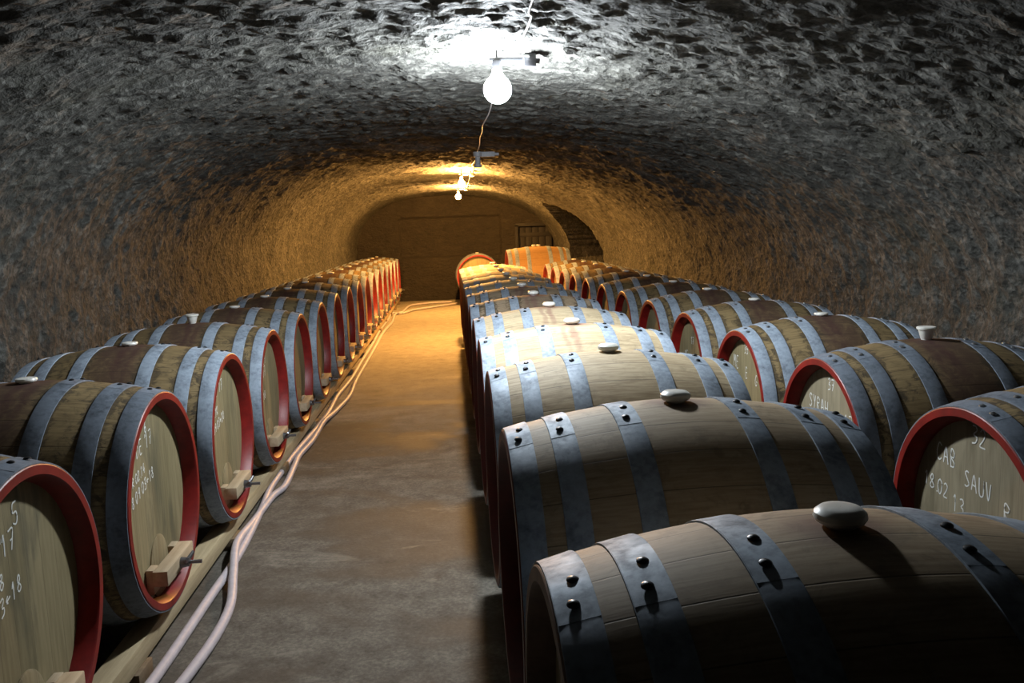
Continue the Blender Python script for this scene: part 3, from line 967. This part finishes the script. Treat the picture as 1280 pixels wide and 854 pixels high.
# ------------------------------------------------------------------ lamps and cable
def bulb_mb(r):
    p = []
    for k in range(17):
        a = PI * k / 16
        p.append((-r * math.cos(a), max(0.0005, r * math.sin(a))))
    p = [q for q in p if not (q[0] > 0 and q[1] < r * 0.42)]
    p += [(r * 1.15, r * 0.36), (r * 1.4, r * 0.34)]
    return MB().rev(p, 28, 'z')


def lamp(bx, by, bz, emit, r, label, black=False):
    cz_ = ceil_low(bx, by) + 0.012
    t = bpy.data.objects.new('hanging_lamp', None); COL.objects.link(t)
    t.location = (bx, by, bz); tag(t, label, 'lamp')
    top = cz_ - bz
    body = MT['lampblack'] if black else MT['lampgrey']
    if emit:
        obj('bulb', bulb_mb(r).mesh('bulb', emit), t)
    else:
        pass
    s0 = r * 1.3
    sock = MB().rev([(s0, 0.0005), (s0, 0.021), (s0 + 0.012, 0.024), (s0 + 0.045, 0.022), (s0 + 0.05, 0.010), (s0 + 0.06, 0.008), (s0 + 0.06, 0.0005)], 20, 'z')
    obj('socket', sock.mesh('socket', body), t)
    br = MB().box((-0.035, -0.012, top - 0.045), (0.175, 0.012, top - 0.028), 0.003)
    br.tube([(0.0, 0, top - 0.03), (0.0, 0, top + 0.03)], 0.005, 8).tube([(0.14, 0, top - 0.03), (0.14, 0, top + 0.03)], 0.005, 8)
    obj('bracket', br.mesh('bracket', body), t)
    jb = MB().box((0.125, -0.03, top - 0.075), (0.185, 0.03, top - 0.012), 0.006)
    jb.tube([(0.185, 0, top - 0.045), (0.205, 0, top - 0.045)], 0.012, 12)
    obj('junction_box', jb.mesh('junction_box', body), t)
    wire = spline([(0, 0, s0 + 0.055), (0.02, 0.01, s0 + 0.5 * (top - s0)), (0.08, 0.0, top - 0.05), (0.13, 0.0, top - 0.05)], 6)
    obj('flex', MB().tube(wire, 0.004, 8).mesh('flex', MT['cable']), t)
    return t, (bx + 0.155, by, cz_ - 0.012)


W1 = mat_emit('cool white lamp glow', (0.87, 0.945, 1.0), 1260.0)
W2 = mat_emit('warm lamp glow', (1.0, 0.47, 0.11), 6200.0)
b1 = at_z(622, 112, CAMH + 0.66)
w1 = at_z(577, 230, CAMH + 0.685)
w2 = at_z(573, 246, CAMH + 0.67)
m1 = at_z(597, 194, CAMH + 0.74)
_, j1 = lamp(*b1, W1, 0.066, 'bright bluish white bulb hanging from the near ceiling', True)
_, j3 = lamp(*w1, W2, 0.052, 'nearer of the two warm yellow bulbs, the upper one in the photo')
_, j4 = lamp(*w2, W2, 0.052, 'farther of the two warm yellow bulbs, the lower one in the photo')
# the dead fitting in between: a grey holder without a bulb
cz_ = ceil_low(m1[0], m1[1]) + 0.012
t = bpy.data.objects.new('empty_lamp_holder', None); COL.objects.link(t)
t.location = (m1[0], m1[1], cz_ - 0.17); tag(t, 'grey unlit lamp holder on the dark ceiling between the white and warm bulbs', 'lamp')
obj('socket', MB().rev([(0.0, 0.0005), (0.0, 0.036), (0.03, 0.036), (0.035, 0.026), (0.10, 0.026), (0.105, 0.042), (0.15, 0.045), (0.15, 0.0005)], 24, 'z').mesh('socket', MT['lampgrey']), t)
obj('bracket', MB().box((0.03, -0.02, 0.10), (0.17, 0.02, 0.15), 0.004).tube([(0.17, 0, 0.125), (0.21, 0, 0.125)], 0.016, 12).mesh('bracket', MT['lampgrey']), t)
j2 = (m1[0] + 0.0, m1[1] + 0.02, cz_ - 0.015)


def run(a, b, sag, n=9, wob=0.02, seed=0):
    rr = random.Random(seed)
    out = []
    for k in range(n):
        s = k / (n - 1)
        x = a[0] + (b[0] - a[0]) * s + (rr.uniform(-wob, wob) if 0 < k < n - 1 else 0)
        y = a[1] + (b[1] - a[1]) * s
        zc = ceil_z(x, y) - 0.012 if 0 < k < n - 1 else (a[2] if k == 0 else b[2])
        out.append((x, y, zc - sag * 4 * s * (1 - s)))
    return out


c0 = at_z(668, -6, CAMH + 0.74)
pts = [(c0[0] + 0.06, c0[1] - 1.6, ceil_z(c0[0], c0[1] - 1.6) - 0.02), tuple(c0), tuple(at_z(664, 22, CAMH + 0.735)), tuple(at_z(653, 48, CAMH + 0.75)), tuple(at_z(647, 66, CAMH + 0.77)), (j1[0], j1[1], j1[2] - 0.01)]
k1 = (b1[0] + 0.02, b1[1] + 0.15, ceil_z(b1[0], b1[1] + 0.15) - 0.012)
pts += [((j1[0] + k1[0]) / 2, j1[1] + 0.06, j1[2] - 0.004)]
pts += run(k1, j2, 0.0, 9, 0.025, 1)
pts += run(j2, j3, 0.0, 7, 0.02, 2)[1:]
pts += run(j3, j4, 0.0, 7, 0.02, 3)[1:]
cab = obj('electric_cable', MB().tube(spline(pts, 6), 0.005, 8).mesh('electric_cable', MT['cable'], True, 70))
tag(cab, 'thin white electric cable strung along the ceiling from lamp to lamp', 'cable')

# ------------------------------------------------------------------ world and view
w = bpy.data.worlds.new('world'); SC.world = w
w.use_nodes = True
w.node_tree.nodes['Background'].inputs[0].default_value = (0.5, 0.6, 0.8, 1)
w.node_tree.nodes['Background'].inputs[1].default_value = 0.0
SC.view_settings.view_transform = 'Standard'
SC.view_settings.look = 'None'
SC.view_settings.gamma = 1.0
SC.view_settings.use_curve_mapping = False
SC.view_settings.exposure = 0.0
